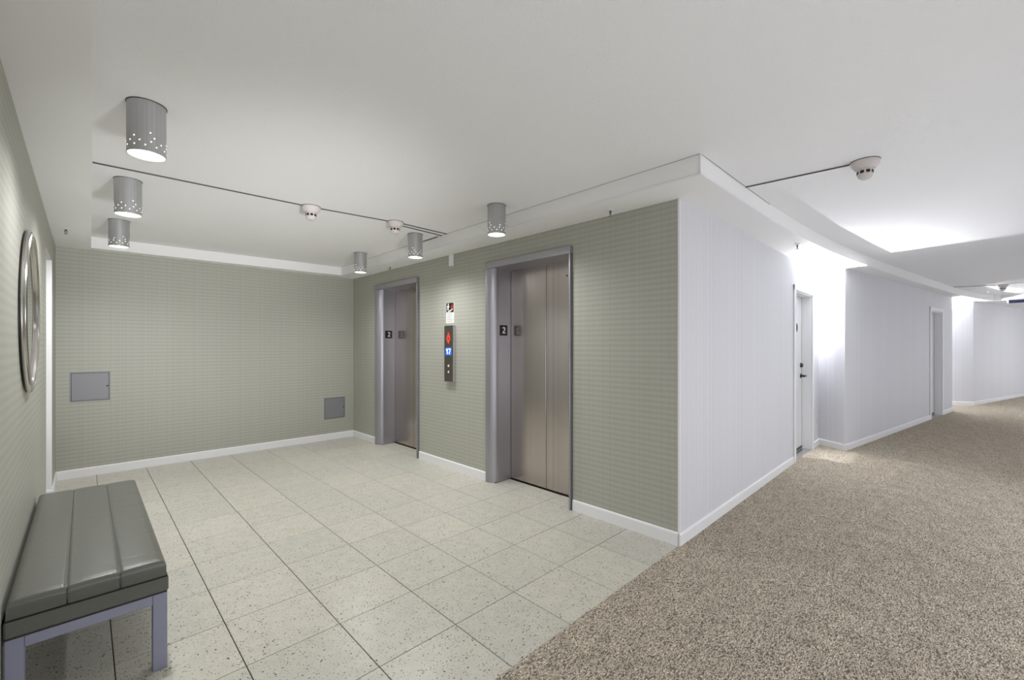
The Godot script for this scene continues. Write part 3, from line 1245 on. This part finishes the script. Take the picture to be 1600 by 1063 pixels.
# ================================================================ plates, panels and signs
func _wall_things() -> void:
	# access panels on the back wall
	for p in [[0.045, 0.938, 0.297, "grey square steel access panel at waist height on the back wall"], [2.62, 0.4545, 0.296, "grey square steel access panel low on the back wall by the corner"]]:
		var o := thing("access_panel", p[3], "access panel", Vector3(p[0], p[1], BACK), 0.0, "access panels on the back wall")
		var h: float = p[2] * 0.5
		var st := mb()
		for s in [-1, 1]:
			box(st, Vector3(-h, s * h - 0.005, 0), Vector3(h, s * h + 0.005, 0.004), 0.001)
			box(st, Vector3(s * h - 0.005, -h - 0.005, 0), Vector3(s * h + 0.005, h + 0.005, 0.0041), 0.001)
		build(st, "frame", M.grey_panel, o)
		st = mb()
		box(st, Vector3(-h + 0.008, -h + 0.008, 0), Vector3(h - 0.008, h - 0.008, 0.0035), 0.001)
		build(st, "door", M.grey_panel, o)
		st = mb()
		box(st, Vector3(-h + 0.004, -h + 0.004, 0), Vector3(h - 0.004, h - 0.004, 0.001))
		build(st, "gap", M.dark, o)
		st = mb()
		lathe(st, [Vector2(0, 0), Vector2(0.008, 0), Vector2(0.008, 0.003), Vector2(0, 0.003)], 14, Transform3D(Basis(Vector3(1, 0, 0), Vector3(0, 0, 1), Vector3(0, -1, 0)), Vector3(h - 0.018, 0.0, 0.0035)))
		build(st, "lock", M.dark, o)
	# things on the elevator wall: local x runs towards the camera (+z), local z out of the wall (-x)
	var f := facing(Vector2(RIGHT, BACK), Vector2(RIGHT, FRONT))
	var cp := thing("call_panel", "tall steel elevator call panel with red arrows, blue floor display and two buttons", "call panel")
	cp.transform = f.translated_local(Vector3(-3.908 - BACK, 0, 0))
	var st := mb()
	box(st, Vector3(-0.082, 0.965, 0), Vector3(0.082, 1.592, 0.036), 0.003)
	build(st, "body", M.bright_steel, cp)
	st = mb()
	box(st, Vector3(-0.080, 0.972, 0.036), Vector3(0.072, 1.588, 0.041), 0.002)
	build(st, "face_plate", M.panel_steel, cp)
	# red arrows: one pointing up over one pointing down
	for a in [[[[-0.036, 1.452], [0.036, 1.452], [0.0, 1.512]]], [[[-0.036, 1.444], [0.036, 1.444], [0.0, 1.388]]]]:
		st = mb()
		plate(st, upright(a[0]), 0.041, 0.0435)
		build(st, "arrow_light", M.red_light, cp)
	st = mb()
	for s in [-1, 1]:
		var q := Transform3D(Basis(Vector3(0, 0, 1), s * 0.75), Vector3(0, 1.440, 0.0435))
		box(st, Vector3(-0.026, -0.003, 0), Vector3(0.026, 0.003, 0.001), 0.0, q)
		box(st, Vector3(-0.02, -0.003, 0), Vector3(0.02, 0.003, 0.001), 0.0, Transform3D(Basis(Vector3(0, 0, 1), s * 1.0), Vector3(-s * 0.010, 1.478, 0.0435)))
	build(st, "arrow_lines", M.panel_steel, cp)
	st = mb()
	box(st, Vector3(-0.056, 1.262, 0.041), Vector3(0.056, 1.345, 0.0435), 0.001)
	var disp := build(st, "display", M.blue_light, cp)
	_text("17", 0.060, Vector3(0.0, 1.304, 0.0440), 0.0, M.digit_light, disp, "display_digits")
	for y in [1.145, 1.078]:
		st = mb()
		lathe(st, [Vector2(0, 0), Vector2(0.017, 0), Vector2(0.017, 0.003), Vector2(0.012, 0.005), Vector2(0, 0.005)], 20, Transform3D(Basis(Vector3(1, 0, 0), Vector3(0, 0, 1), Vector3(0, -1, 0)), Vector3(0.004, y, 0.041)))
		var b := build(st, "button", M.bright_steel, cp)
		st = mb()
		lathe(st, [Vector2(0, 0.005), Vector2(0.008, 0.005), Vector2(0.008, 0.006), Vector2(0, 0.006)], 14, Transform3D(Basis(Vector3(1, 0, 0), Vector3(0, 0, 1), Vector3(0, -1, 0)), Vector3(0.004, y, 0.041)))
		build(st, "button_light", M.button_light, b)
	# fire notice: black pictogram square over a white text plate
	var fs := thing("fire_sign", "small fire-stairs sign, black pictogram over white notice, above the call panel", "sign")
	fs.transform = f.translated_local(Vector3(-3.931 - BACK, 0, 0))
	st = mb()
	box(st, Vector3(-0.074, 1.616, 0), Vector3(0.074, 1.848, 0.004), 0.001)
	build(st, "plate", M.paper, fs)
	st = mb()
	box(st, Vector3(-0.068, 1.738, 0.004), Vector3(0.068, 1.844, 0.0048), 0.0)
	build(st, "pictogram_field", M.black, fs)
	st = mb()
	# person running down a flight of steps
	var head := []
	for k in 12: head.append([-0.030 + 0.010 * cos(TAU * k / 12), 1.828 + 0.010 * sin(TAU * k / 12)])
	plate(st, upright(head), 0.0048, 0.0056)
	plate(st, upright([[-0.044, 1.816], [-0.018, 1.816], [-0.012, 1.790], [-0.020, 1.788], [-0.022, 1.800], [-0.026, 1.778], [-0.014, 1.764], [-0.022, 1.756], [-0.038, 1.776], [-0.050, 1.760], [-0.058, 1.764], [-0.044, 1.784], [-0.042, 1.800], [-0.052, 1.790], [-0.058, 1.794]]), 0.0048, 0.0056)
	plate(st, upright([[-0.052, 1.745], [-0.036, 1.745], [-0.036, 1.752], [-0.014, 1.752], [-0.014, 1.759], [0.008, 1.759], [0.008, 1.767], [0.030, 1.767], [0.030, 1.776], [0.052, 1.776], [0.052, 1.762], [0.030, 1.762], [0.018, 1.748], [-0.010, 1.742], [-0.052, 1.740]]), 0.0048, 0.0056)
	build(st, "figure_on_steps", M.paper, fs)
	st = mb()
	plate(st, upright([[0.018, 1.782], [0.054, 1.782], [0.060, 1.800], [0.052, 1.815], [0.050, 1.806], [0.042, 1.838], [0.034, 1.812], [0.026, 1.822], [0.020, 1.806], [0.014, 1.796]]), 0.0048, 0.0056)
	build(st, "flame", M.red_print, fs)
	st = mb()
	for k in 5:
		var y := 1.716 - 0.020 * k
		box(st, Vector3(-0.052, y, 0.004), Vector3(0.052 - 0.012 * (k % 3), y + 0.006, 0.0044))
	build(st, "faint_lines", M.print_grey, fs)
	# short white raceway box at the top of the elevator wall
	var rb := thing("raceway_box", "small white wiring cover at the top of the wall above the call panel", "wiring cover")
	rb.transform = f.translated_local(Vector3(-3.893 - BACK, 0, 0))
	st = mb()
	box(st, Vector3(-0.034, 2.245, 0), Vector3(0.034, SOFFIT, 0.026), 0.004)
	build(st, "cover", M.trim, rb)
	st = mb()
	box(st, Vector3(-0.028, 2.250, 0.026), Vector3(0.028, 2.27, 0.029), 0.002)
	build(st, "clip", M.trim, rb)


# ================================================================ detectors, raceways, sprinklers, rod
func _detector(at: Vector3, label: String, turn: float) -> Node3D:
	var o := thing("smoke_detector", label, "smoke detector", at, turn, "ceiling smoke detectors")
	var st := mb()
	lathe(st, [Vector2(0.050, -0.050), Vector2(0.062, -0.034), Vector2(0.070, -0.022), Vector2(0.072, -0.010), Vector2(0.072, 0.0)], 40)
	lathe(st, [Vector2(0.0, -0.050), Vector2(0.050, -0.050)], 40)
	build(st, "base", M.plastic, o)
	st = mb()
	lathe(st, [Vector2(0.0, -0.112), Vector2(0.018, -0.111), Vector2(0.030, -0.104), Vector2(0.037, -0.092), Vector2(0.039, -0.080), Vector2(0.040, -0.050)], 32)
	var head := build(st, "sensor_head", M.plastic, o)
	st = mb()
	for k in 8:
		var a := TAU * (k + 0.5) / 8.0
		var n := Vector3(cos(a), 0, sin(a))
		box(st, Vector3(-0.010, -0.079, 0.036), Vector3(0.010, -0.061, 0.0412), 0.002, Transform3D(Basis(n.cross(Vector3.UP) * -1.0, Vector3.UP, n), Vector3.ZERO))
	build(st, "slots", M.black, head)
	st = mb()
	lathe(st, [Vector2(0.0725, -0.004), Vector2(0.0745, -0.002), Vector2(0.0745, 0.0)], 40)
	build(st, "rim", M.wire, o)
	return o


func _raceway(pts: Array, label: String) -> void:
	var st := mb()
	for i in range(pts.size() - 1):
		var a: Vector2 = pts[i]
		var b: Vector2 = pts[i + 1]
		var f := facing(a, b)
		box(st, Vector3(0, TOP - 0.008, -0.004), Vector3(a.distance_to(b), TOP, 0.004), 0.001, f)
	tag(build(st, "raceway", M.wire), label, "wire raceway", "thin wire raceways on the ceiling")  # dark grey carries the shadow line of a pale raceway


func _sprinkler(at: Vector3, label: String) -> void:
	var o := thing("sprinkler", label, "sprinkler", at, 0.0, "pendent fire sprinklers under the soffit")
	var st := mb()
	lathe(st, [Vector2(0.010, -0.008), Vector2(0.028, -0.003), Vector2(0.028, 0.0)], 20)
	lathe(st, [Vector2(0.0, -0.008), Vector2(0.010, -0.008)], 20)
	build(st, "escutcheon", M.trim, o)
	st = mb()
	lathe(st, [Vector2(0.0, -0.022), Vector2(0.007, -0.022), Vector2(0.008, -0.006)], 12)
	bar(st, Vector3(0.009, -0.020, 0), Vector3(0.003, -0.044, 0), 0.0028, 6)
	bar(st, Vector3(-0.009, -0.020, 0), Vector3(-0.003, -0.044, 0), 0.0028, 6)
	build(st, "body", M.wire, o)
	st = mb()
	lathe(st, [Vector2(0.0, -0.047), Vector2(0.014, -0.047), Vector2(0.014, -0.044), Vector2(0.0, -0.044)], 16)
	build(st, "deflector", M.bright_steel, o)


func _ceiling_things() -> void:
	_detector(Vector3(1.31, TOP, -3.66), "smoke detector at mid lobby ceiling, on the long raceway", 0.2)
	_detector(Vector3(2.02, TOP, -3.575), "smoke detector on the lobby ceiling near the call panel, where three raceways meet", 0.5)
	_detector(Vector3(3.40, TOP, -0.385), "smoke detector on the corridor ceiling near the white wall corner", 0.9)
	_detector(Vector3(12.15, TOP, 0.62), "tiny far smoke detector on the ceiling at the corridor bend", 0.1)
	_raceway([Vector2(0.035, -3.70), Vector2(1.24, -3.655)], "thin raceway crossing the lobby ceiling from the left border to the first detector")
	_raceway([Vector2(1.385, -3.645), Vector2(1.95, -3.58)], "short raceway joining the two lobby smoke detectors")
	_raceway([Vector2(2.09, -3.565), Vector2(2.60, -3.585)], "upper of two parallel raceways from the detector towards the elevators")
	_raceway([Vector2(2.075, -3.63), Vector2(2.602, -3.672)], "lower of two parallel raceways from the detector towards the elevators")
	_raceway([Vector2(2.596, -3.74), Vector2(2.606, -4.03)], "short raceway stub running along the soffit behind a can light")
	_raceway([Vector2(3.34, -1.04), Vector2(3.39, -0.46)], "raceway from the corridor border to the near corridor smoke detector")
	_raceway([Vector2(11.9, -0.02), Vector2(12.13, 0.54)], "tiny far raceway to the detector at the corridor bend")
	_sprinkler(Vector3(-0.114, SOFFIT, -5.36), "small sprinkler head under the left soffit above the mirror")
	_sprinkler(Vector3(2.78, SOFFIT, -1.79), "small sprinkler head above the green wall by the white corner")
	_sprinkler(Vector3(2.78, SOFFIT, -5.05), "small sprinkler head above the farther elevator")
	_sprinkler(Vector3(5.06, SOFFIT, -1.10), "small sprinkler head above the white wall before the door")
	_sprinkler(Vector3(13.75, SOFFIT, 0.20), "tiny far sprinkler head under the bright soffit at the bend")
	# dark blue rod under the far soffit
	var o := thing("blue_rod", "dark blue horizontal rod with a pale end cap under the far ceiling edge", "rod", Vector3(14.45, SOFFIT, 0.80))
	var st := mb()
	bar(st, Vector3(0, -0.045, 0.03), Vector3(-0.3, -0.045, 1.2), 0.036, 16)
	build(st, "tube", M.navy, o)
	st = mb()
	bar(st, Vector3(0.0, -0.045, 0.0), Vector3(-0.008, -0.045, 0.032), 0.040, 16)
	build(st, "end_cap", M.trim, o)
	st = mb()
	box(st, Vector3(-0.015, -0.02, -0.01), Vector3(0.015, 0.0, 0.05), 0.003)
	build(st, "bracket", M.trim, o)
	st = mb()
	box(st, Vector3(-0.27, -0.02, 1.10), Vector3(-0.24, 0.0, 1.16), 0.003)
	build(st, "bracket", M.trim, o)
